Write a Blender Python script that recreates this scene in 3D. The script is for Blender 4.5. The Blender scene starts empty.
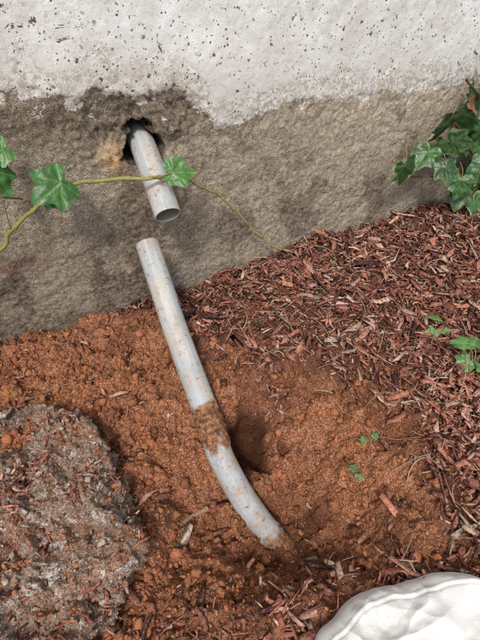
import bpy, math, numpy as np
from mathutils import Vector
rng=np.random.default_rng(7)
# ------------------------------------------------------------------ noise
def _h(ix,iy,iz,s):
    n=(ix.astype(np.int64)*73856093)^(iy.astype(np.int64)*19349663)^(iz.astype(np.int64)*83492791)^(s*2654435761)
    n=(n^(n>>13))*1274126177 & 0xffffffff
    n=(n^(n>>15))*2246822519 & 0xffffffff
    n=n^(n>>13)
    return (n&0xffffff)/float(0xffffff)*2-1
def vn(x,y,z=0.0,s=1):
    x,y,z=np.broadcast_arrays(np.asarray(x,float),np.asarray(y,float),np.asarray(z,float))
    ix,iy,iz=np.floor(x),np.floor(y),np.floor(z)
    fx,fy,fz=x-ix,y-iy,z-iz
    fx,fy,fz=[f*f*f*(f*(f*6-15)+10) for f in (fx,fy,fz)]
    out=0
    for a in (0,1):
        wx=fx if a else 1-fx
        for b in (0,1):
            wy=fy if b else 1-fy
            for c in (0,1):
                wz=fz if c else 1-fz
                out=out+wx*wy*wz*_h(ix+a,iy+b,iz+c,s)
    return out
def fbm(x,y,z=0.0,f=1.0,o=4,g=.5,s=1):
    t=0;a=1
    for i in range(o):
        t=t+a*vn(np.asarray(x)*f+i*17.3,np.asarray(y)*f+i*7.7,np.asarray(z)*f+i*3.1,s+i)
        a*=g;f*=2.03
    return t
def ss(a,b,x):
    t=np.clip((x-a)/(b-a),0,1);return t*t*(3-2*t)
# ------------------------------------------------------------------ mesh helpers
COL=bpy.context.scene.collection
def obj(name,me,mat=None,parent=None,smooth=True):
    ob=bpy.data.objects.new(name,me);COL.objects.link(ob)
    if mat: me.materials.append(mat)
    if parent: ob.parent=parent
    if smooth: me.polygons.foreach_set('use_smooth',np.ones(len(me.polygons),bool))
    me.update();return ob
def mesh_np(name,V,faces,nper):
    me=bpy.data.meshes.new(name);V=np.asarray(V,float);F=np.asarray(faces)
    me.vertices.add(len(V));me.vertices.foreach_set('co',V.ravel())
    me.loops.add(F.size);me.loops.foreach_set('vertex_index',F.ravel().astype(np.int32))
    me.polygons.add(len(F));me.polygons.foreach_set('loop_start',np.arange(0,F.size,nper,dtype=np.int32))
    me.polygons.foreach_set('loop_total',np.full(len(F),nper,np.int32))
    me.update(calc_edges=True);me.validate();return me
def fattr(me,name,a):
    at=me.attributes.new(name,'FLOAT','POINT');at.data.foreach_set('value',np.asarray(a,np.float32).ravel())
def cattr(me,name,a):
    at=me.attributes.new(name,'FLOAT_COLOR','POINT')
    a=np.asarray(a,np.float32)
    if a.shape[1]==3:a=np.hstack([a,np.ones((len(a),1),np.float32)])
    at.data.foreach_set('color',a.ravel())
def gridfaces(nu,nv,wrapv=False):
    i=np.arange(nu-1)[:,None];j=np.arange(nv if wrapv else nv-1)[None,:]
    j2=(j+1)%nv
    return np.stack([i*nv+j,(i+1)*nv+j,(i+1)*nv+j2,i*nv+j2],-1).reshape(-1,4)
def catmull(P,n):
    P=np.asarray(P,float);Q=np.vstack([2*P[0]-P[1],P,2*P[-1]-P[-2]]);out=[]
    for i in range(1,len(Q)-2):
        for t in np.linspace(0,1,n,endpoint=False):
            a,b,c,d=Q[i-1:i+3]
            out.append(.5*((2*b)+(-a+c)*t+(2*a-5*b+4*c-d)*t*t+(-a+3*b-3*c+d)*t**3))
    out.append(P[-1]);return np.array(out)
def frames(P):
    T=np.gradient(P,axis=0);T/=np.linalg.norm(T,axis=1)[:,None]
    n=np.cross(T[0],[0,0,1.]);
    if np.linalg.norm(n)<.05:n=np.cross(T[0],[1.,0,0])
    n/=np.linalg.norm(n);N=[n]
    for i in range(1,len(P)):
        n=N[-1]-T[i]*np.dot(N[-1],T[i]);N.append(n/np.linalg.norm(n))
    N=np.array(N);B=np.cross(T,N);return T,N,B
def sweep(P,R,seg=8):
    P=np.asarray(P);T,N,B=frames(P);R=np.broadcast_to(R,(len(P),))
    a=np.linspace(0,2*np.pi,seg,endpoint=False)
    V=P[:,None,:]+R[:,None,None]*(np.cos(a)[None,:,None]*N[:,None,:]+np.sin(a)[None,:,None]*B[:,None,:])
    return V.reshape(-1,3),gridfaces(len(P),seg,True)
class Bag:
    def __init__(s):s.V=[];s.F=[];s.C=[];s.n=0
    def add(s,V,F,c=None):
        s.V.append(V);s.F.append(np.asarray(F)+s.n);s.n+=len(V)
        if c is not None:s.C.append(np.broadcast_to(c,(len(V),3)))
    def build(s,name,mat,parent=None,nper=4,smooth=True):
        me=mesh_np(name,np.vstack(s.V),np.vstack(s.F),nper)
        if s.C:cattr(me,'tint',np.vstack(s.C))
        return obj(name,me,mat,parent,smooth)
# ------------------------------------------------------------------ node helpers
class NT:
    def __init__(s,name):
        s.m=bpy.data.materials.new(name);s.m.use_nodes=True;s.t=s.m.node_tree;s.t.nodes.clear()
        s.out=s.n('ShaderNodeOutputMaterial');s.b=s.n('ShaderNodeBsdfPrincipled');s.l(s.b.outputs[0],s.out.inputs[0])
        s.co=s.n('ShaderNodeTexCoord').outputs['Object']
    def n(s,t):return s.t.nodes.new(t)
    def l(s,a,b):s.t.links.new(a,b)
    def set(s,inp,v):
        if isinstance(v,bpy.types.NodeSocket):s.l(v,inp)
        elif isinstance(v,(tuple,list)) and len(v)==3 and inp.type=='RGBA':inp.default_value=(*v,1)
        else:inp.default_value=v
    def attr(s,n,o='Fac'):
        a=s.n('ShaderNodeAttribute');a.attribute_name=n;return a.outputs[o]
    def noise(s,sc,det=4,rough=.55,vec=None,dist=0):
        a=s.n('ShaderNodeTexNoise');s.set(a.inputs['Vector'],vec or s.co);a.inputs['Scale'].default_value=sc;a.inputs['Detail'].default_value=det;a.inputs['Roughness'].default_value=rough;a.inputs['Distortion'].default_value=dist
        return a.outputs['Fac']
    def vor(s,sc,vec=None,rand=1,out='Distance',feat='F1'):
        a=s.n('ShaderNodeTexVoronoi');a.feature=feat;s.set(a.inputs['Vector'],vec or s.co);a.inputs['Scale'].default_value=sc;a.inputs['Randomness'].default_value=rand;return a.outputs[out]
    def math(s,op,a,b=0.,c=0.,clamp=False):
        m=s.n('ShaderNodeMath');m.operation=op;m.use_clamp=clamp
        for i,v in enumerate((a,b,c)):s.set(m.inputs[i],v)
        return m.outputs[0]
    def step(s,x,a,b,lo=0.,hi=1.):
        m=s.n('ShaderNodeMapRange');m.interpolation_type='SMOOTHSTEP';s.set(m.inputs[0],x)
        for i,v in enumerate((a,b,lo,hi)):s.set(m.inputs[i+1],v)
        return m.outputs[0]
    def mix(s,f,a,b,mode='MIX'):
        m=s.n('ShaderNodeMix');m.data_type='RGBA';m.blend_type=mode;s.set(m.inputs[0],f);s.set(m.inputs[6],a);s.set(m.inputs[7],b);return m.outputs[2]
    def ramp(s,x,stops):
        r=s.n('ShaderNodeValToRGB');s.set(r.inputs[0],x);e=r.color_ramp.elements
        while len(e)<len(stops):e.new(.5)
        for i,(p,c) in enumerate(stops):e[i].position=p;e[i].color=(*c,1)
        return r.outputs[0]
    def bump(s,hgt,dist,strength=1.):
        b=s.n('ShaderNodeBump');b.inputs['Strength'].default_value=strength;b.inputs['Distance'].default_value=dist;s.l(hgt,b.inputs['Height']);s.l(b.outputs[0],s.b.inputs['Normal'])
    def fin(s,col,rough=.8,spec=.3):
        s.set(s.b.inputs['Base Color'],col);s.set(s.b.inputs['Roughness'],rough);s.set(s.b.inputs['Specular IOR Level'],spec);return s.m
# ------------------------------------------------------------------ world layout
SOIL=np.array([(-3,.2),(.08,.2),(.12,.01),(.17,-.03),(.215,-.11),(.27,-.235),(.35,-.36),(.45,-.40),(.43,-.51),(.36,-.60),(.33,-.66),(.2,-.72),(.05,-.9),(-3,-1.2)])
def sdpoly(x,y,P):
    d=np.full(x.shape,1e9);ins=np.zeros(x.shape,bool)
    for i in range(len(P)):
        a=P[i];b=P[(i+1)%len(P)];e=b-a
        wx,wy=x-a[0],y-a[1];t=np.clip((wx*e[0]+wy*e[1])/(e@e),0,1)
        d=np.minimum(d,(wx-t*e[0])**2+(wy-t*e[1])**2)
        c=(a[1]>y)!=(b[1]>y)
        with np.errstate(divide='ignore',invalid='ignore'):
            xi=(b[0]-a[0])*(y-a[1])/(b[1]-a[1]+1e-12)+a[0]
        ins^=c&(x<xi)
    d=np.sqrt(d);return np.where(ins,-d,d)
def mulchmask(x,y):
    sd=sdpoly(x,y,SOIL)+.06*fbm(x,y,0,14,4,.6,s=40)
    m=ss(-.055,.06,sd)
    low=ss(-.53,-.62,y)*ss(.34,.12,x)*.5
    return np.clip(np.maximum(m,low),0,1)
def warp(x,y):
    return x+.03*vn(x*14,y*14,0,5)+.008*vn(x*45,y*45,0,15), y+.03*vn(x*14,y*14,3.3,6)+.008*vn(x*45,y*45,8,16)
def cavity(x,y):
    wx=x+.012*vn(x*45,y*45,0,15)+.006*vn(x*90,y*90,0,18);wy=y+.012*vn(x*45,y*45,8,16)
    e=((wx-.209)/.044)**2+((wy+.374)/.045)**2
    return np.exp(-e**2)
def H(x,y,fine=True):
    x=np.asarray(x,float);y=np.asarray(y,float)
    m=mulchmask(x,y)
    z=.012*m+.016*ss(.2,.6,x)*ss(-.3,.02,y)
    z=z+.018*ss(-.10,.02,y)*ss(.12,-.1,x)*ss(-2,-1,x)*1
    wx,wy=warp(x,y)
    z=z+.030*ss(.31,.38,wx)*ss(-.32,-.46,y)*ss(.9,.5,x)*ss(-.9,-.6,y)
    z=z-.064*np.exp(-(((wx-.205)/.178)**2+((wy+.49)/.135)**2)**2.6)
    z=z-.072*np.exp(-(((wx-.205)/.090)**2+((wy+.500)/.075)**2)**1.3)
    z=z-.14*cavity(x,y)
    z=z+.020*np.exp(-((x-.20)/.09)**2-((y+.285)/.05)**2)
    z=z+.007*np.exp(-((x-.20)/.022)**2-((y+.525)/.018)**2)
    far=ss(2.5,1.6,np.hypot(x-.4,y+.4))
    z=z+(.011*fbm(x,y,0,9,2,s=50))*far
    if fine:
        a=.0045+.0072*(1-m)
        z=z+a*fbm(x,y,0,36,5,.64,s=60)*far
        c=1-np.abs(fbm(x,y,0,55,3,.6,s=70));z=z+.010*(c-.6)*far*(1-m*.5)
    return z
# ------------------------------------------------------------------ ground
def axis(lo,a,b,hi,st,n=26):
    k=np.linspace(0,1,n)**3
    return np.concatenate([(a-(a-lo)*k)[::-1][:-1],np.arange(a,b,st),b+(hi-b)*k])
gx=axis(-60,-.30,1.4,60,.0024);gy=axis(-60,-.90,.03,60,.0024)
X,Y=np.meshgrid(gx,gy,indexing='ij')
Z=H(X,Y);cv=cavity(X,Y)
Y2=Y+.060*cv**1.5;X2=X+.012*cv
me=mesh_np('ground',np.stack([X2,Y2,Z],-1).reshape(-1,3),gridfaces(len(gx),len(gy)),4)
fattr(me,'mulch',mulchmask(X,Y))
fattr(me,'damp_shade',np.clip(.55*ss(-.05,-.12,Z+.010*fbm(X,Y,0,30,3,s=2))+ss(.25,.8,cv)+.6*ss(.15,.7,fbm(X,Y,0,12,4,.6,s=202)),0,1))  # cavity and pit-floor shade put into the soil colour, plus random moist patches
t=NT('clay_soil')
n1=t.noise(9,3);n2=t.noise(55,5,.72);n3=t.noise(330,2,.7);v=t.vor(190)
soil=t.ramp(n2,[(.30,(.13,.045,.022)),(.5,(.35,.138,.064)),(.70,(.55,.255,.135))])
soil=t.mix(t.step(n1,.4,.65,0,.8),soil,t.mix(n2,(.22,.08,.038),(.56,.265,.15)))
soil=t.mix(t.step(n3,.52,.66,0,.8),soil,(.66,.37,.23))
soil=t.mix(t.step(n3,.47,.36,0,.75),soil,(.11,.040,.020))
soil=t.mix(t.math('MULTIPLY',t.attr('damp_shade'),.8),soil,t.mix(n2,(.05,.02,.011),(.17,.065,.032)))
under=t.ramp(n2,[(.3,(.05,.022,.015)),(.7,(.25,.11,.07))])
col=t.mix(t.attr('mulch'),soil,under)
hgt=t.math('ADD',t.math('MULTIPLY',n3,.6),t.math('ADD',n2,t.math('MULTIPLY',v,-.35)))
t.bump(hgt,.008,1.)
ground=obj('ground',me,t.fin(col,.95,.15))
# ------------------------------------------------------------------ chips (mulch)
def tintmat(name,rough,spec,bscale,bdist,var=.35,det=4):
    t=NT(name);n=t.noise(bscale,det,.65)
    c=t.attr('tint','Color')
    c=t.mix(t.step(n,.62,.30,0,var),c,(.02,.01,.008))
    c=t.mix(t.step(n,.55,.75,0,.35),c,(.48,.32,.22))
    t.bump(n,bdist,.7);return t.fin(c,rough,spec)
chipF=np.array([[0,1,5,4],[1,2,6,5],[2,3,7,6],[3,0,4,7],[4,5,9,8],[5,6,10,9],[6,7,11,10],[7,4,8,11],[3,2,1,0],[8,9,10,11]])
def chips(n,px,py,pz,L,W,T,tilt,tint):
    base=np.array([[-1,-1],[1,-1],[1,1],[-1,1]],float)
    V=np.zeros((n,12,3))
    for k,u in enumerate((-1,0,1)):
        wk=(rng.uniform(.12,1,n) if k!=1 else rng.uniform(.7,1.2,n))
        off=rng.normal(0,.4,n)*W
        bend=rng.normal(0,.8,n)*T*2 if k==1 else 0
        for j in range(4):
            V[:,k*4+j,0]=u*L/2+rng.normal(0,.10,n)*L
            V[:,k*4+j,1]=base[j,0]*W/2*wk*rng.uniform(.6,1.2,n)+off
            V[:,k*4+j,2]=base[j,1]*T/2*rng.uniform(.6,1.2,n)+bend
    roll=rng.normal(0,.55,n);pit=rng.normal(0,1,n)*tilt;yaw=rng.uniform(0,2*np.pi,n)
    def rot(V,a,i,j):
        c,s=np.cos(a)[:,None],np.sin(a)[:,None];A=V[:,:,i]*c-V[:,:,j]*s;B=V[:,:,i]*s+V[:,:,j]*c;V[:,:,i]=A;V[:,:,j]=B
    rot(V,roll,1,2);rot(V,pit,0,2);rot(V,yaw,0,1)
    V+=np.stack([px,py,pz],-1)[:,None,:]
    F=(chipF[None]+np.arange(n)[:,None,None]*12).reshape(-1,4)
    return V.reshape(-1,3),F,np.repeat(tint,12,0)
pal=np.array([(.36,.14,.10),(.46,.20,.14),(.22,.085,.06),(.10,.046,.036),(.60,.37,.28),(.64,.47,.37),(.40,.28,.215),(.52,.22,.14)])
pw=np.array([.22,.19,.15,.12,.14,.04,.06,.08]);pw/=pw.sum()
def tints(n):
    c=pal[rng.choice(len(pal),n,p=pw)]*rng.uniform(.6,1.15,(n,1))
    return np.clip(c*rng.uniform(.93,1.07,(n,3)),0,1)
bag=Bag()
def scatter(n,box,dens):
    x=rng.uniform(box[0],box[1],n);y=rng.uniform(box[2],box[3],n)
    k=rng.uniform(0,1,n)<dens(x,y);return x[k],y[k]
box=(-.3,1.5,-.92,-.004)
for (n,l0,l1,w0,w1,t0,t1,zo,tl) in [(30000,.004,.013,.0010,.004,.0005,.0018,.012,.4),(20000,.012,.036,.0024,.0085,.0007,.003,.014,.34),(9000,.018,.055,.0008,.0024,.0005,.0015,.016,.3),(4200,.028,.062,.006,.015,.0015,.004,.017,.22)]:
    x,y=scatter(n,box,lambda x,y:(mulchmask(x,y)**1.2*(.5+.5*ss(-.4,.2,fbm(x,y,0,10,3,s=44)))+(.02+.05*ss(.15,.0,x)*ss(-.15,-.02,y)+.03*ss(.1,.0,x))*ss(-.6,-.1,vn(x*15,y*15,0,8)))*(cavity(x,y)<.2))
    m=len(x);z=H(x,y,False)+.002+rng.uniform(0,zo,m)*mulchmask(x,y)
    bag.add(*chips(m,x,y,z,rng.uniform(l0,l1,m)*rng.uniform(.6,1,m),rng.uniform(w0,w1,m),rng.uniform(t0,t1,m),tl,tints(m)))
bag.build('mulch',tintmat('mulch_bark',.88,.12,230,.002,.6,2),smooth=False)
# ------------------------------------------------------------------ soil clods
ph=(1+5**.5)/2
ico=np.array([(-1,ph,0),(1,ph,0),(-1,-ph,0),(1,-ph,0),(0,-1,ph),(0,1,ph),(0,-1,-ph),(0,1,-ph),(ph,0,-1),(ph,0,1),(-ph,0,-1),(-ph,0,1)])/1.9
icF=np.array([(0,11,5),(0,5,1),(0,1,7),(0,7,10),(0,10,11),(1,5,9),(5,11,4),(11,10,2),(10,7,6),(7,1,8),(3,9,4),(3,4,2),(3,2,6),(3,6,8),(3,8,9),(4,9,5),(2,4,11),(6,2,10),(8,6,7),(9,8,1)])
def clods(x,y,z,R,tint):
    n=len(x);V=ico[None]*rng.uniform(.5,1.3,(n,12,1))*R[:,None,None]*rng.uniform(.6,1.25,(n,1,3))
    a=rng.uniform(0,6.28,n);c,s=np.cos(a)[:,None],np.sin(a)[:,None]
    A=V[:,:,0]*c-V[:,:,1]*s;V[:,:,1]=V[:,:,0]*s+V[:,:,1]*c;V[:,:,0]=A
    V+=np.stack([x,y,z],-1)[:,None,:]
    return V.reshape(-1,3),(icF[None]+np.arange(n)[:,None,None]*12).reshape(-1,3),np.repeat(tint,12,0)
bag=Bag()
x,y=scatter(130000,(-.3,.6,-.9,-.002),lambda x,y:(1-mulchmask(x,y)*.6)*(.25+.75*ss(-.3,.5,fbm(x,y,0,16,4,.6,s=90)))*(cavity(x,y)<.15))
R=.0006+.0009*rng.pareto(2.1,len(x));R=np.clip(R,.0006,.0095)
c=np.array([(.40,.16,.076)])*rng.uniform(.45,1.4,(len(x),1))*rng.uniform(.92,1.08,(len(x),3))
c*=np.where(R>.004,.85,1)[:,None]
bag.add(*clods(x,y,H(x,y)+R*.0,R,c))
bag.build('soil_clods',tintmat('clay_clod',.95,.1,420,.0018,.55,2),nper=3,smooth=False)
# ------------------------------------------------------------------ house wall
wx=axis(-7,-.25,1.4,9,.0026,14);wz=axis(-.4,-.03,.62,2.8,.0026,10)
PX=[-7,.009,.051,.08,.105,.141,.19,.263,.313,.336,.389,.481,.591,.74,.964,9];PZ=[.449,.449,.455,.434,.418,.444,.419,.415,.382,.341,.352,.359,.355,.340,.330,.32]
X,Zw=np.meshgrid(wx,wz,indexing='ij')
edge=Zw-np.interp(X,PX,PZ)
hx,hz=.198,.341
rn=.0325*(1+.30*fbm(X,Zw,0,34,4,.6,s=11))
d=np.hypot((X-hx)/1.02,(Zw-hz)*1.0)
hole=ss(1.0,.84,d/rn)
lump=np.exp(-(((X-.146)/.020)**2+((Zw-.330)/.022)**2))
near=np.exp(-((X-.2)/.13)**2-((Zw-.37)/.05)**2)
low=ss(.015,-.008,edge+.010*fbm(X,Zw,0,30,4,.6,s=21))
Yw=-.003*fbm(X,Zw,0,5,2,s=3)-(.0005+.0009*low)*fbm(X,Zw,0,40,5,.65,s=4)-.008*near*low*fbm(X,Zw,0,30,4,.6,s=9)
Yw=Yw-.0009*low*fbm(X,Zw,0,130,3,.6,s=41)
Yw=Yw-.0025*(1-low)+.009*low*np.exp(-((X-.22)/.12)**2-((edge+.02)/.035)**2)
Yw=Yw-.009*lump*(1+.5*fbm(X,Zw,0,60,3,s=8))+hole*(.11+.01*fbm(X,Zw,0,40,3,s=10))
me=mesh_np('plaster_face',np.stack([X,Yw,Zw],-1).reshape(-1,3),gridfaces(len(wx),len(wz))[:,::-1],4)
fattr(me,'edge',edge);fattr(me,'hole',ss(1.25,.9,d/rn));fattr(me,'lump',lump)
fattr(me,'right',ss(.34,.60,X+.06*fbm(X,Zw,0,8,3,s=31)))
fattr(me,'damp_shade',np.clip(1.1*np.exp(-((X-.22)/.13)**2-((Zw-.375)/.036)**2)+.9*np.exp(-((X-.05)/.14)**2-((Zw-.41)/.035)**2)+.8*ss(.05,-.02,Zw+.02*fbm(X,Zw,0,12,3,s=1))+.55*ss(.3,-.05,X+.1*fbm(X,Zw,0,9,3,s=91))*ss(.30,.1,Zw)+.8*ss(.15,.7,fbm(X*1.0,Zw*.8,0,11,4,.6,s=131))*ss(.0,-.06,edge),0,1))
fattr(me,'rust',np.exp(-((X+.05)/.05)**2-((Zw-.18)/.012)**2)+.8*np.exp(-((X-.235)/.018)**2-((Zw-.125)/.007)**2))
t=NT('weathered_render')
nA=t.noise(6,4,.6);nB=t.noise(28,4,.68);nC=t.noise(130,4,.75);nD=t.noise(560,1,.7)
conc=t.ramp(nB,[(.30,(.21,.17,.125)),(.5,(.37,.305,.225)),(.68,(.52,.44,.335))])
conc=t.mix(t.step(nA,.44,.60,0,.6),conc,t.mix(nC,(.14,.115,.085),(.38,.325,.25)))
conc=t.mix(t.step(nC,.54,.66,0,.7),conc,(.60,.53,.43))
conc=t.mix(t.step(nC,.45,.35,0,.75),conc,(.10,.078,.056))
conc=t.mix(t.step(nD,.57,.66,0,.65),conc,(.62,.56,.47))
conc=t.mix(t.step(nD,.43,.35,0,.7),conc,(.085,.066,.05))
rt=t.math('MULTIPLY',t.attr('right'),t.step(t.math('ADD',t.attr('edge'),t.math('MULTIPLY',nA,.25)),-.10,.12))
conc=t.mix(t.math('MULTIPLY',rt,.75),conc,t.mix(t.step(nC,.3,.7),(.32,.26,.18),(.68,.60,.48)))
conc=t.mix(t.math('MULTIPLY',t.math('MULTIPLY',t.attr('damp_shade'),t.step(nB,.25,.55)),.88),conc,t.mix(t.step(nC,.35,.65),(.050,.037,.026),(.23,.175,.125)))
conc=t.mix(t.math('MULTIPLY',t.attr('rust'),t.step(nC,.4,.6)),conc,(.16,.045,.02))
pv=t.math('ADD',t.vor(60),t.math('MULTIPLY',t.math('SUBTRACT',nC,.5),1.1))
pitm=t.math('MULTIPLY',t.step(pv,.08,.15,1,0),t.step(nA,.38,.58))
pv2=t.math('ADD',t.vor(135),t.math('MULTIPLY',t.math('SUBTRACT',nC,.5),.8))
pitm2=t.math('MULTIPLY',t.step(pv2,.14,.22,1,0),t.step(nB,.40,.56))
pits=t.math('MAXIMUM',pitm,pitm2)
blot=t.step(t.noise(24,4,.8,dist=.8),.645,.67)
white=t.mix(t.step(nB,.35,.7),(.67,.665,.63),(.81,.815,.80))
white=t.mix(t.step(nA,.50,.70,0,.6),white,(.59,.57,.51))
white=t.mix(t.step(nC,.44,.36,0,.4),white,(.36,.33,.28))
grime=t.math('MULTIPLY',t.step(t.math('ADD',t.attr('edge'),t.math('MULTIPLY',nB,-.12)),.02,-.03),t.step(nC,.42,.58))
white=t.mix(t.math('MULTIPLY',grime,.7),white,(.36,.30,.22))
mk=t.math('ADD',t.attr('edge'),t.math('MULTIPLY',t.math('SUBTRACT',nB,.5),.10))
mk=t.math('ADD',mk,t.math('MULTIPLY',t.math('SUBTRACT',nC,.5),.022))
mask=t.step(mk,-.0012,.0012)
islands=t.math('MULTIPLY',t.step(mk,-.07,-.01),t.step(t.noise(34,4,.75),.60,.625))
mask=t.math('MAXIMUM',mask,t.math('MULTIPLY',islands,.75))
mask=t.math('MULTIPLY',mask,t.math('SUBTRACT',1.,t.math('MAXIMUM',t.math('MULTIPLY',pits,.95),blot)))
dark=t.mix(nC,(.07,.05,.035),(.26,.20,.14))
col=t.mix(mask,t.mix(t.step(mk,0,.01),conc,dark),white)
col=t.mix(t.attr('lump'),col,t.mix(t.step(nC,.4,.65),(.40,.21,.07),(.66,.52,.33)))
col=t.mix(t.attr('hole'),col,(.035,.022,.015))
hg=t.math('ADD',t.math('MULTIPLY',mask,.7),t.math('MULTIPLY',t.math('ADD',nC,t.math('MULTIPLY',nD,.5)),t.math('SUBTRACT',1.25,mask)))
t.bump(hg,.0032,.95)
wm=t.fin(col,.93,.15)
wall=bpy.data.objects.new('house_wall',None);COL.objects.link(wall)
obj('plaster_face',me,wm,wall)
def box(name,a,b,mat,parent=None):
    V=[(x,y,z) for x in (a[0],b[0]) for y in (a[1],b[1]) for z in (a[2],b[2])]
    F=[(0,1,3,2),(4,6,7,5),(0,4,5,1),(2,3,7,6),(0,2,6,4),(1,5,7,3)]
    return obj(name,mesh_np(name,V,F,4),mat,parent,False)
box('wall_core',(-7,.16,-.4),(9,.34,2.8),wm,wall)
box('coping',(-7,-.03,2.8),(9,.36,2.9),wm,wall)
# ------------------------------------------------------------------ conduits
def conduit(name,P,R,mat,band=None,enddirt=None):
    C=catmull(P,24)
    s=np.r_[0,np.cumsum(np.linalg.norm(np.diff(C,axis=0),axis=1))];n=int(s[-1]/.0016)
    u=np.linspace(0,s[-1],n);C=np.stack([np.interp(u,s,C[:,k]) for k in range(3)],-1)
    seg=96;rad=np.full(n,R);rad[0]-=.0006;rad[-1]-=.0006
    Vo,_=sweep(C,rad,seg);Vi,_=sweep(C,R-.0030,seg)
    F1=gridfaces(n,seg,True);F2=gridfaces(n,seg,True)[:,::-1]+n*seg
    j=np.arange(seg);j2=(j+1)%seg
    r0=np.stack([j,j2,n*seg+j2,n*seg+j],-1);e=(n-1)*seg
    r1=np.stack([e+j2,e+j,n*seg+e+j,n*seg+e+j2],-1)
    V=np.vstack([Vo,Vi]);uu=np.tile(np.repeat(u,seg),2)
    dirt=np.zeros(len(V))
    nz=fbm(V[:,0],V[:,1],V[:,2],45,4,.6,s=77)
    if band:dirt=np.maximum(dirt,ss(band[0]-.004,band[0]+.003,uu+.003*nz)*ss(band[1]+.02,band[1]-.012,uu+.022*nz))
    if enddirt:dirt=np.maximum(dirt,ss(s[-1]-enddirt,s[-1]-enddirt+.025,uu+.02*nz))
    if band:
        nn=fbm(V[:,0],V[:,1],V[:,2],110,4,.65,s=79)
        k=(dirt*(.0010+.0020*np.maximum(nn+.2,0)));k[len(Vo):]=0
        ctr=np.vstack([np.repeat(C,seg,0)]*2);D=V-ctr;D/=np.linalg.norm(D,axis=1)[:,None];V=V+D*k[:,None]
    me=mesh_np(name,V,np.vstack([F1,F2,r0,r1]),4)
    fattr(me,'dirt',dirt);fattr(me,'inner',np.r_[np.zeros(len(Vo)),np.ones(len(Vi))])
    fattr(me,'low',ss(.30,.40,uu) if band else 0*uu)
    an=np.tile(np.arange(seg)*2*np.pi/seg,2*n)
    fattr(me,'streak',fbm(np.cos(an)*2.2,np.sin(an)*2.2,uu*7,1.5,3,.6,s=61)*.5+.5)
    return obj(name,me,mat)
t=NT('grey_pvc')
n1=t.noise(26,4,.65);n2=t.noise(140,4,.7);n3=t.noise(12,3,.6);n4=t.noise(70,4,.7)
base=t.mix(t.step(n3,.35,.65),(.36,.375,.38),(.46,.45,.42))
base=t.mix(t.step(t.attr('streak'),.5,.62,0,.6),base,(.33,.39,.43))
base=t.mix(t.step(t.attr('streak'),.42,.30,0,.5),base,(.52,.50,.46))
base=t.mix(t.step(n4,.54,.64,0,.45),base,(.29,.32,.35))
base=t.mix(t.math('MULTIPLY',t.attr('low'),t.step(n1,.4,.6,0,.8)),base,(.32,.41,.48))
sm=t.math('MULTIPLY',t.step(n1,.43,.62),t.step(n2,.35,.62))
sm=t.math('MULTIPLY',sm,t.math('ADD',.6,t.math('MULTIPLY',t.attr('low'),.4)))
base=t.mix(sm,base,(.42,.27,.16))
base=t.mix(t.step(n2,.61,.66,0,.8),base,(.20,.11,.06))
base=t.mix(t.step(n2,.39,.34,0,.5),base,(.24,.24,.23))
dm=t.math('MULTIPLY',t.attr('dirt'),t.step(t.math('ADD',n2,t.math('MULTIPLY',t.attr('dirt'),.35)),.45,.62))
base=t.mix(dm,base,t.mix(t.step(n2,.35,.65),(.075,.033,.017),(.34,.165,.08)))
base=t.mix(t.attr('inner'),base,(.24,.22,.19))
t.bump(t.math('ADD',t.math('MULTIPLY',dm,t.math('ADD',n2,.5)),t.math('MULTIPLY',n2,.08)),.0018,.9)
pvc=t.fin(base,t.math('ADD',.5,t.math('MULTIPLY',dm,.45)),.35)
conduit('conduit_pipe',[(.206,.075,.334),(.2045,.035,.336),(.2025,.005,.328),(.199,-.05,.3015),(.195,-.107,.269)],.0220,pvc)
conduit('conduit_pipe',[(.168,-.045,.182),(.1635,-.11,.145),(.159,-.175,.106),(.155,-.25,.070),(.153,-.318,.035),(.151,-.36,.008),(.150,-.394,-.019),(.162,-.450,-.067),(.184,-.503,-.118),(.197,-.526,-.143)],.0214,pvc,band=(.310,.378),enddirt=.052)
# ------------------------------------------------------------------ rock
cx,cy=-.16,-.39
O=[(-.010,-.37),(-.022,-.32),(-.050,-.26),(-.085,-.22),(-.14,-.19),(-.25,-.16),(-.36,-.22),(-.42,-.4),(-.36,-.57),(-.22,-.62),(-.135,-.60),(-.080,-.555),(-.030,-.505),(-.006,-.43)]
ang=np.array([math.atan2(b-cy,a-cx) for a,b in O]);rad=np.array([math.hypot(a-cx,b-cy) for a,b in O])
o=np.argsort(ang);ang=ang[o];rad=rad[o]
na=520;th=np.linspace(-np.pi,np.pi,na,endpoint=False)
ro=np.interp(th,np.r_[ang-2*np.pi,ang,ang+2*np.pi],np.tile(rad,3))
ro=ro*(1+.05*fbm(np.cos(th)*6,np.sin(th)*6,0,1,4,.6,s=14))
rows=[]
for s in np.linspace(.004,.95,140):rows.append((s*ro,.064+0*th))
for a in np.linspace(0,np.pi/2,8)[1:]:rows.append(((.95+.05*np.sin(a))*ro,.064-.008*(1-np.cos(a))+0*th))
for zz in np.linspace(.054,-.09,60):rows.append(((1+.25*(.054-zz))*ro,zz+0*th))
RR=np.array([a for a,b in rows]);ZZ=np.array([b for a,b in rows])
XX=cx+RR*np.cos(th);YY=cy+RR*np.sin(th)
side=ss(.066,.046,ZZ)
nn=fbm(XX,YY,ZZ,16,6,.62,s=101);ridg=1-np.abs(fbm(XX,YY,ZZ,11,5,.6,s=105))
bowl=np.exp(-((XX+.155)/.05)**2-((YY+.235)/.035)**2)
ZZ=ZZ+(1-side)*(.014*nn+.032*(ridg-.6)-.05*(XX-cx)-.045*ss(-.3,-.17,YY)-.055*bowl)
dr=side*(.012*nn+.020*(ridg-.6))
XX=XX+dr*np.cos(th);YY=YY+dr*np.sin(th)
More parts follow.
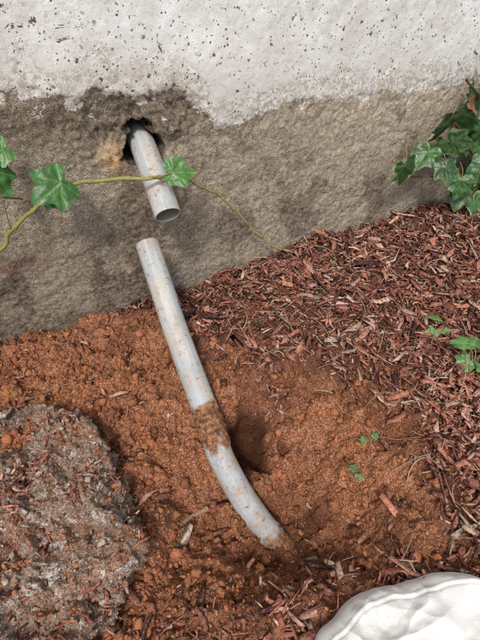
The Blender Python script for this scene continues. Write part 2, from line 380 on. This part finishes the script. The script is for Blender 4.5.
me=mesh_np('rock',np.stack([XX,YY,ZZ],-1).reshape(-1,3),gridfaces(len(rows),na,True),4)
t=NT('crusty_rock')
n1=t.noise(14,4,.65);n2=t.noise(50,5,.75);n3=t.noise(240,3,.75)
c=t.ramp(n2,[(.30,(.13,.08,.058)),(.5,(.31,.215,.16)),(.70,(.52,.42,.34))])
c=t.mix(t.step(n1,.47,.57,0,.8),c,t.mix(n2,(.20,.085,.048),(.47,.25,.15)))
c=t.mix(t.step(t.noise(22,5,.8),.56,.61,0,.85),c,t.mix(n3,(.50,.47,.43),(.88,.86,.82)))
c=t.mix(t.step(n3,.54,.62,0,.6),c,(.58,.50,.43))
c=t.mix(t.step(n3,.45,.36,0,.85),c,(.08,.045,.03))
t.bump(t.math('ADD',n2,t.math('MULTIPLY',n3,.7)),.009,1.)
obj('rock',me,t.fin(c,.95,.15))
from mathutils.bvhtree import BVHTree
vv=[tuple(v) for v in np.stack([XX,YY,ZZ],-1).reshape(-1,3)]
bv=BVHTree.FromPolygons(vv,gridfaces(len(rows),na,True).tolist())
bag=Bag();cb=Bag();x=[];y=[];z=[];q=[]
for i in range(18000):
    a,b=rng.uniform(-.36,.02),rng.uniform(-.62,-.17)
    k=float(vn(a*18,b*18,0,3)+.5*vn(a*50,b*50,0,9))
    hcast=bv.ray_cast(Vector((a,b,1)),Vector((0,0,-1)))[0]
    if hcast: x.append(a);y.append(b);z.append(hcast.z);q.append(k)
x,y,z,q=map(np.array,(x,y,z,q))
k=(q>.0)&(rng.uniform(0,1,len(x))<.34);m=k.sum()
sz=rng.uniform(0,1,m)**3
bag.add(*chips(m,x[k],y[k],z[k]+.0012,.003+.020*sz,.001+.004*sz,.0006+.0016*sz,.3,tints(m)))
bag.build('bark_debris',bpy.data.materials['mulch_bark'],smooth=False)
k=rng.uniform(0,1,len(x))<.85;m=k.sum();R=np.clip(.0006+.0007*rng.pareto(2.2,m),0,.005)
tc=np.array([(.40,.16,.076),(.42,.33,.26),(.25,.16,.12)])[rng.integers(0,3,m)]*rng.uniform(.6,1.3,(m,1))
cb.add(*clods(x[k],y[k],z[k]+R*.1,R,tc));cb.build('rock_crumbs',bpy.data.materials['clay_clod'],nper=3,smooth=False)
# ------------------------------------------------------------------ cloth
u=np.linspace(-.02,.80,620);v=np.linspace(-1.05,-.60,380)
X,Y=np.meshgrid(u,v,indexing='ij')
ex=np.interp(X,[0,.06,.105,.15,.195,.26,.313,.36,.45,.6,.8],[-.95,-.77,-.682,-.660,-.657,-.672,-.69,-.708,-.74,-.80,-.9])
ex=np.apply_along_axis(lambda c:np.convolve(np.pad(c,10,'edge'),np.ones(21)/21,'valid'),0,ex)
f=ex-Y+.012*vn(X*13,0,0,2)+.004*vn(X*45,0,0,3)
Z=.040*np.sqrt(np.clip(1-(1-np.clip(f/.035,0,1))**2,0,1))+.03*ss(.03,.25,f)
def crease(a,b,p,k,sd,w,amp):
    dx=.05*fbm(X,Y,0,9,3,.5,s=sd+50)
    ph=((X+dx)*a+(Y-dx)*b)*k+p*fbm(X,Y,0,4,2,.5,s=sd);q=np.abs(((ph+.5)%1)-.5)
    return amp*np.maximum(0,1-q/w)**1.6*ss(-.35,.35,fbm(X,Y,0,9,2,.5,s=sd+9))
Z=Z+ss(.0,.03,f)*(crease(.35,1,.8,8,4,.28,.011)+crease(1,.35,.9,10,24,.25,.009)+crease(.7,-.7,.8,15,34,.25,.006)+crease(.1,1,.9,24,44,.3,.0035)+.006*fbm(X,Y,0,8,3,.5,s=4))
sf=f+.004*vn(X*14,Y*14,2,4)
Z=Z+.0014*np.exp(-((sf-.020)/.0016)**2)-.0016*np.exp(-((sf-.0245)/.0013)**2)
g0=H(X,Y,False)
Z=np.where(f>0,g0+Z+.004,g0-.03)
me=mesh_np('white_cloth',np.stack([X,Y,Z],-1).reshape(-1,3),gridfaces(len(u),len(v)),4)
t=NT('white_cotton')
nz=t.noise(20,4,.6);nf=t.noise(700,2,.7)
t.bump(t.math('ADD',t.math('MULTIPLY',nf,.9),t.math('MULTIPLY',nz,2)),.0012,.8)
cc=t.mix(t.step(nz,.4,.7),(.70,.695,.68),(.61,.595,.565))
cc=t.mix(t.step(t.noise(130,4,.75),.60,.68,0,.35),cc,(.42,.30,.22))
cm=t.fin(cc,.95,.05);t.b.inputs['Sheen Weight'].default_value=.15
obj('white_cloth',me,cm)
# ------------------------------------------------------------------ leaves
LP=[0,10,24,36,50,60,76,92,112,128,150,168,180]
LR=[1.0,.86,.66,.66,.80,.72,.55,.53,.60,.52,.36,.20,.10]
def leafgeo(size,nr=10,na=112):
    a=np.linspace(-180,180,na,endpoint=False);ra=np.interp(np.abs(a),LP,LR)
    ra=(np.roll(ra,1)+2*ra+np.roll(ra,-1))/4
    ra=ra*(1+.10*vn(a/38+rng.uniform(0,99),0,0,3)+.02*vn(a/7+rng.uniform(0,99),0,0,3));wid=rng.uniform(.85,1.1)
    rr=np.linspace(.02,1,nr)[:,None]*ra[None,:]
    A=np.radians(a)[None,:]
    x=rr*np.sin(A)*wid;y=rr*np.cos(A)
    vein=np.zeros_like(x);vd=np.zeros_like(x)
    for q in (0,50,-50,112,-112):
        D=A-math.radians(q+rng.normal(0,3));D=(D+np.pi)%(2*np.pi)-np.pi
        pd=np.abs(rr*np.sin(D));ok=np.cos(D)>0
        vein=np.maximum(vein,np.where(ok,np.exp(-(pd/.016)**2),0));vd=np.maximum(vd,np.where(ok,np.exp(-(pd/.08)**2),0))
    ph=rng.uniform(0,99);cup=rng.uniform(.02,.2)
    z=cup*np.abs(x)-rng.uniform(.05,.25)*rr**2-.035*vd*rr**.5+.05*vn(x*3+ph,y*3,0,4)+.025*vn(x*8+ph,y*8,0,4)
    V=np.stack([x,y,z],-1).reshape(-1,3)*size
    return V,gridfaces(nr,na,True),vein.ravel(),rr.ravel()/np.maximum(np.tile(ra,nr),.01)
def place(V,base,tip,up):
    T=np.array(tip,float);T/=np.linalg.norm(T);N=np.array(up,float);N-=T*(N@T);N/=np.linalg.norm(N);S=np.cross(T,N)
    return V[:,0:1]*S+V[:,1:2]*T+V[:,2:3]*N+np.array(base)
def ivyleaf(bag,base,tip,up,size,green=(.045,.13,.03),vc=(.16,.27,.08),pale=0.):
    V,F,ve,fr=leafgeo(size)
    W=place(V,base,tip,up)
    mt=fbm(V[:,0],V[:,1],rng.uniform(0,9),90,3,s=5)
    c=np.array(green)[None]*(1+.4*mt[:,None])
    if pale>0:
        k=np.clip(ss(.72,1.0,fr+.3*mt)*pale,0,1)[:,None];c=c*(1-k)+np.array((.32,.38,.20))*k
    k=(.55*ve)[:,None];c=c*(1-k)+np.array(vc)*k
    bag.add(W,F,np.clip(c,0,1))
t=NT('ivy_leaf');n1=t.noise(300,2)
t.bump(n1,.0010,.6);lc=t.attr('tint','Color')
lc=t.mix(t.step(t.noise(90,3,.7),.56,.70,0,.45),lc,(.14,.18,.045))
lm=t.fin(lc,t.math('ADD',.26,t.math('MULTIPLY',n1,.3)),.5)
stemm=tintmat('stem_bark',.7,.3,300,.0008,.3,3)
def root(n):
    e=bpy.data.objects.new(n,None);COL.objects.link(e);return e
ivy=root('ivy_vine')
sb=Bag();lb=Bag()
vine=[(-.16,-.03,.14),(-.072,-.035,.232),(-.023,-.045,.283),(.014,-.055,.309),(.063,-.06,.330),(.125,-.065,.330),(.180,-.085,.328),(.228,-.065,.312),(.275,-.05,.272),(.316,-.04,.238),(.349,-.035,.196),(.384,-.032,.147),(.428,-.03,.092),(.487,-.03,.046),(.548,-.03,.020),(.60,-.035,.012)]
P=catmull(vine,10);P=P+.0022*np.stack([vn(P[:,0]*70,i*9.,0,3) for i in range(3)],-1)
k=np.linspace(0,1,len(P))
g=np.array((.22,.25,.05))*(1-k[:,None])+np.array((.40,.28,.14))*k[:,None]
V,F=sweep(P,np.interp(k,[0,.5,1],[.0034,.0028,.0017]),10);sb.add(V,F,np.repeat(g,10,0))
for q in range(8,len(P)-6,9):
    Q=P[q:q+3];V,F=sweep(Q,np.array([.0024,.0043,.0026]),10);sb.add(V,F,(.26,.24,.09))
S=catmull([(-.12,-.02,.20),(-.075,-.02,.24),(-.05,-.03,.30),(-.03,-.03,.34)],10);V,F=sweep(S,.0016,8);sb.add(V,F,(.16,.08,.05))
S=catmull([(-.055,-.03,.33),(-.01,-.04,.318),(.02,-.05,.309)],10);V,F=sweep(S,.0015,8);sb.add(V,F,(.16,.10,.05))
def leafon(bag,sbag,node,base,tip,up,size,**kw):
    Q=catmull([node,(np.array(node)+np.array(base))/2+np.array((0,-.006,.002)),base],6)
    V,F=sweep(Q,.0011,6);sbag.add(V,F,(.22,.20,.08));ivyleaf(bag,base,tip,up,size,**kw)
leafon(lb,sb,(.014,-.055,.309),(.050,-.072,.345),(-.75,-.3,-.15),(.05,-.85,.6),.049,green=(.032,.105,.018))
ivyleaf(lb,(.030,-.060,.318),(-.5,-.5,-.6),(0,-.8,.7),.020,green=(.05,.14,.03))
leafon(lb,sb,(-.04,-.04,.262),(-.030,-.05,.372),(.25,-.3,-.9),(.1,-.8,.55),.042,green=(.032,.105,.018))
ivyleaf(lb,(-.01,-.05,.40),(-.9,-.2,-.2),(0,-.7,.7),.032,green=(.05,.14,.03))
leafon(lb,sb,(.180,-.085,.328),(.213,-.10,.337),(.95,-.25,-.1),(.1,-.75,.7),.040,green=(.055,.155,.028))
ivyleaf(lb,(.228,-.068,.314),(.7,-.4,-.6),(.2,-.8,.6),.024,green=(.06,.16,.03))
sb.build('stem',stemm,ivy);lb.build('leaves',lm,ivy)
iv2=root('ivy_clump');sb=Bag();lb=Bag()
stems=[[(1.25,-.02,.0),(1.10,-.04,.06),(.98,-.05,.12),(.86,-.05,.15),(.77,-.05,.17)],[(1.3,-.03,.1),(1.12,-.04,.18),(.98,-.04,.26),(.90,-.05,.33),(.86,-.05,.36)],[(1.2,-.06,-.0),(1.06,-.08,.03),(.99,-.08,.03)],[(1.05,-.05,.09),(.95,-.04,.20),(.87,-.05,.27),(.83,-.05,.28)],[(1.3,-.05,.2),(1.15,-.05,.27),(1.02,-.06,.30)]]
for s_ in stems:
    P=catmull(s_,10);V,F=sweep(P,.0022,8);sb.add(V,F,(.12,.075,.04))
L=[(.735,-.07,.178,.054,.8,0),(.78,-.07,.205,.046,.3,1),(.83,-.06,.255,.060,.1,0),(.875,-.07,.215,.05,.2,1),(.855,-.08,.155,.046,.2,0),(.925,-.06,.285,.045,.1,1),(.92,-.08,.335,.055,.0,0),(.955,-.08,.085,.05,.5,1),(.965,-.08,.135,.055,.0,0),(1.0,-.09,.03,.06,.7,0),(.90,-.09,.115,.045,.0,0),(1.02,-.06,.19,.055,.1,0),(.97,-.05,.22,.055,.0,1),(1.06,-.08,.10,.055,.1,0),(1.08,-.07,-.0,.05,.4,1),(.94,-.07,.06,.045,.3,0),(.985,-.05,.35,.055,.0,0),(1.06,-.05,.28,.06,.0,0),(1.10,-.05,.20,.055,.1,1),(1.12,-.08,.14,.055,.1,1),(.875,-.04,.19,.04,.0,0),(.92,-.04,.24,.045,.0,1),(1.0,-.03,.16,.05,0,0),(.95,-.03,.18,.05,0,0),(1.04,-.03,.05,.05,0,0),(1.0,-.03,.09,.05,0,0),(.83,-.05,.19,.045,0,0),(.90,-.04,.30,.045,0,0)]
for (x,y,z,s_,pl,v_) in L:
    tip=np.array((rng.normal(-.1,.6),-.25+rng.normal(0,.3),-.8+rng.normal(0,.35)));up=np.array((-.35+rng.normal(0,.45),-.7,.45+rng.normal(0,.4)))
    tn=tip/np.linalg.norm(tip);b=np.array((x,y,z+.02))-tn*s_*.3
    bb=b+np.array((rng.normal(.02,.02),.03,.03))
    gcol=np.array((.026,.075,.018))*rng.uniform(.6,1.5)
    Q=catmull([bb,(b+bb)/2+np.array((0,-.005,.005)),b],5);V,F=sweep(Q,.0011,6);sb.add(V,F,(.2,.17,.08))
    ivyleaf(lb,b,tip,up,s_,green=tuple(gcol),vc=(.12,.18,.07),pale=pl)
ivyleaf(lb,(.895,-.05,.31),(.7,-.1,-.3),(-.1,-.6,.8),.036,green=(.22,.10,.04),vc=(.3,.16,.08))
sb.build('stem',stemm,iv2);lb.build('leaves',lm,iv2)
# ------------------------------------------------------------------ weeds
def weed(name,x,y,spec,green):
    e=root(name);sb=Bag();lb=Bag();z0=float(H(np.array(x),np.array(y)))
    for (az,ln,hgt,ls) in spec:
        a=math.radians(az);b=np.array((x+math.cos(a)*ln,y+math.sin(a)*ln,z0+hgt))
        Q=catmull([(x,y,z0-.004),(x+math.cos(a)*ln*.4,y+math.sin(a)*ln*.4,z0+hgt*.8),b],6);V,F=sweep(Q,.0008,6);sb.add(V,F,(.22,.28,.09))
        ivyleaf(lb,b,(math.cos(a),math.sin(a),rng.normal(-.1,.3)),(0,-.3,1),ls,green=green,vc=(.22,.32,.11))
    sb.build('stem',stemm,e);lb.build('leaves',lm,e)
weed('weed_sprout',.630,-.350,[(200,.012,.02,.024),(60,.015,.03,.024),(310,.01,.018,.018)],(.10,.20,.05))
weed('weed_sprout',.605,-.462,[(170,.02,.03,.026),(80,.02,.045,.030),(20,.02,.04,.03),(250,.015,.03,.024),(320,.02,.03,.026),(120,.03,.05,.024)],(.07,.155,.04))
weed('weed_sprout',.330,-.515,[(100,.006,.03,.015),(250,.006,.03,.012)],(.12,.20,.08))
weed('weed_sprout',.368,-.49,[(150,.01,.02,.010),(20,.01,.02,.011)],(.07,.155,.045))
# ------------------------------------------------------------------ straw, roots, twigs
bag=Bag()
for i in range(190):
    x,y=rng.uniform(.25,1.3),rng.uniform(-.75,-.02)
    if float(mulchmask(np.array(x),np.array(y)))<.5 and i%5: continue
    a=rng.uniform(0,np.pi);l=rng.uniform(.015,.075);c=rng.normal(0,.5);pts=[]
    for k in np.linspace(0,1,6):
        pts.append((x+math.cos(a+c*k)*l*k,y+math.sin(a+c*k)*l*k));
    pts=np.array(pts);zz=H(pts[:,0],pts[:,1],False)+.014+.006*np.sin(np.linspace(0,np.pi,6))+rng.uniform(-.004,.003)
    P=catmull(np.c_[pts,zz],4);V,F=sweep(P,rng.uniform(.0004,.0009),5)
    bag.add(V,F,np.array((.56,.42,.26))*rng.uniform(.4,1.1))
bag.build('dry_straw',stemm)
def twig(name,pts,r,col,off=.003):
    p=catmull(np.c_[np.array(pts),np.zeros(len(pts))],8)
    p[:,0]+=.003*vn(p[:,0]*60,p[:,1]*60,1,3);p[:,1]+=.003*vn(p[:,0]*60,p[:,1]*60,7,3)
    p[:,2]=H(p[:,0],p[:,1],False)+off+np.asarray(r).max()
    b=Bag();V,F=sweep(p,np.linspace(r[0],r[1],len(p)),8);b.add(V,F,col);return b.build(name,stemm)
twig('root_strand',[(.270,-.405),(.29,-.43),(.34,-.46),(.39,-.50),(.43,-.53)],(.0013,.0008),(.22,.12,.08),.008)
twig('root_strand',[(.365,-.40),(.37,-.44),(.385,-.47),(.385,-.50)],(.001,.0006),(.30,.2,.12),.008)
twig('twig',[(.055,-.455),(.075,-.446),(.100,-.440)],(.0035,.0045),(.36,.21,.13),.006)
twig('twig',[(.03,-.27),(.055,-.235),(.085,-.21)],(.0012,.0009),(.30,.16,.10),.008)
twig('twig',[(-.12,-.16),(-.06,-.15),(-.02,-.17)],(.002,.0012),(.22,.12,.08),.006)
# ------------------------------------------------------------------ camera and light
psi=math.radians(26.5)
cam=bpy.data.cameras.new('camera');co=bpy.data.objects.new('camera',cam);COL.objects.link(co)
co.location=(0,-.76,.70);co.rotation_euler=(math.radians(45),0,-psi);cam.sensor_fit='VERTICAL';cam.sensor_height=36;cam.sensor_width=27;cam.lens=27;cam.clip_start=.01;cam.clip_end=300
bpy.context.scene.camera=co
el,az=54,215
w=bpy.data.worlds.new('World');bpy.context.scene.world=w;w.use_nodes=True
nt=w.node_tree;sk=nt.nodes.new('ShaderNodeTexSky');sk.sky_type='NISHITA';sk.sun_disc=False;sk.sun_elevation=math.radians(el);sk.sun_rotation=math.radians(az);sk.dust_density=3
hs=nt.nodes.new('ShaderNodeHueSaturation');hs.inputs['Saturation'].default_value=.6
bg=nt.nodes['Background'];nt.links.new(sk.outputs[0],hs.inputs['Color']);nt.links.new(hs.outputs[0],bg.inputs[0]);bg.inputs[1].default_value=.15
sl=bpy.data.lights.new('sun','SUN');sl.energy=2.6;sl.angle=math.radians(9);sl.color=(1,.965,.91);so=bpy.data.objects.new('sun',sl);COL.objects.link(so)
D=Vector((math.sin(math.radians(az))*math.cos(math.radians(el)),math.cos(math.radians(az))*math.cos(math.radians(el)),math.sin(math.radians(el))))
so.rotation_euler=D.to_track_quat('Z','Y').to_euler();so.location=(0,-2,3)
sc=bpy.context.scene;sc.view_settings.view_transform='Standard';sc.view_settings.look='None';sc.view_settings.exposure=0
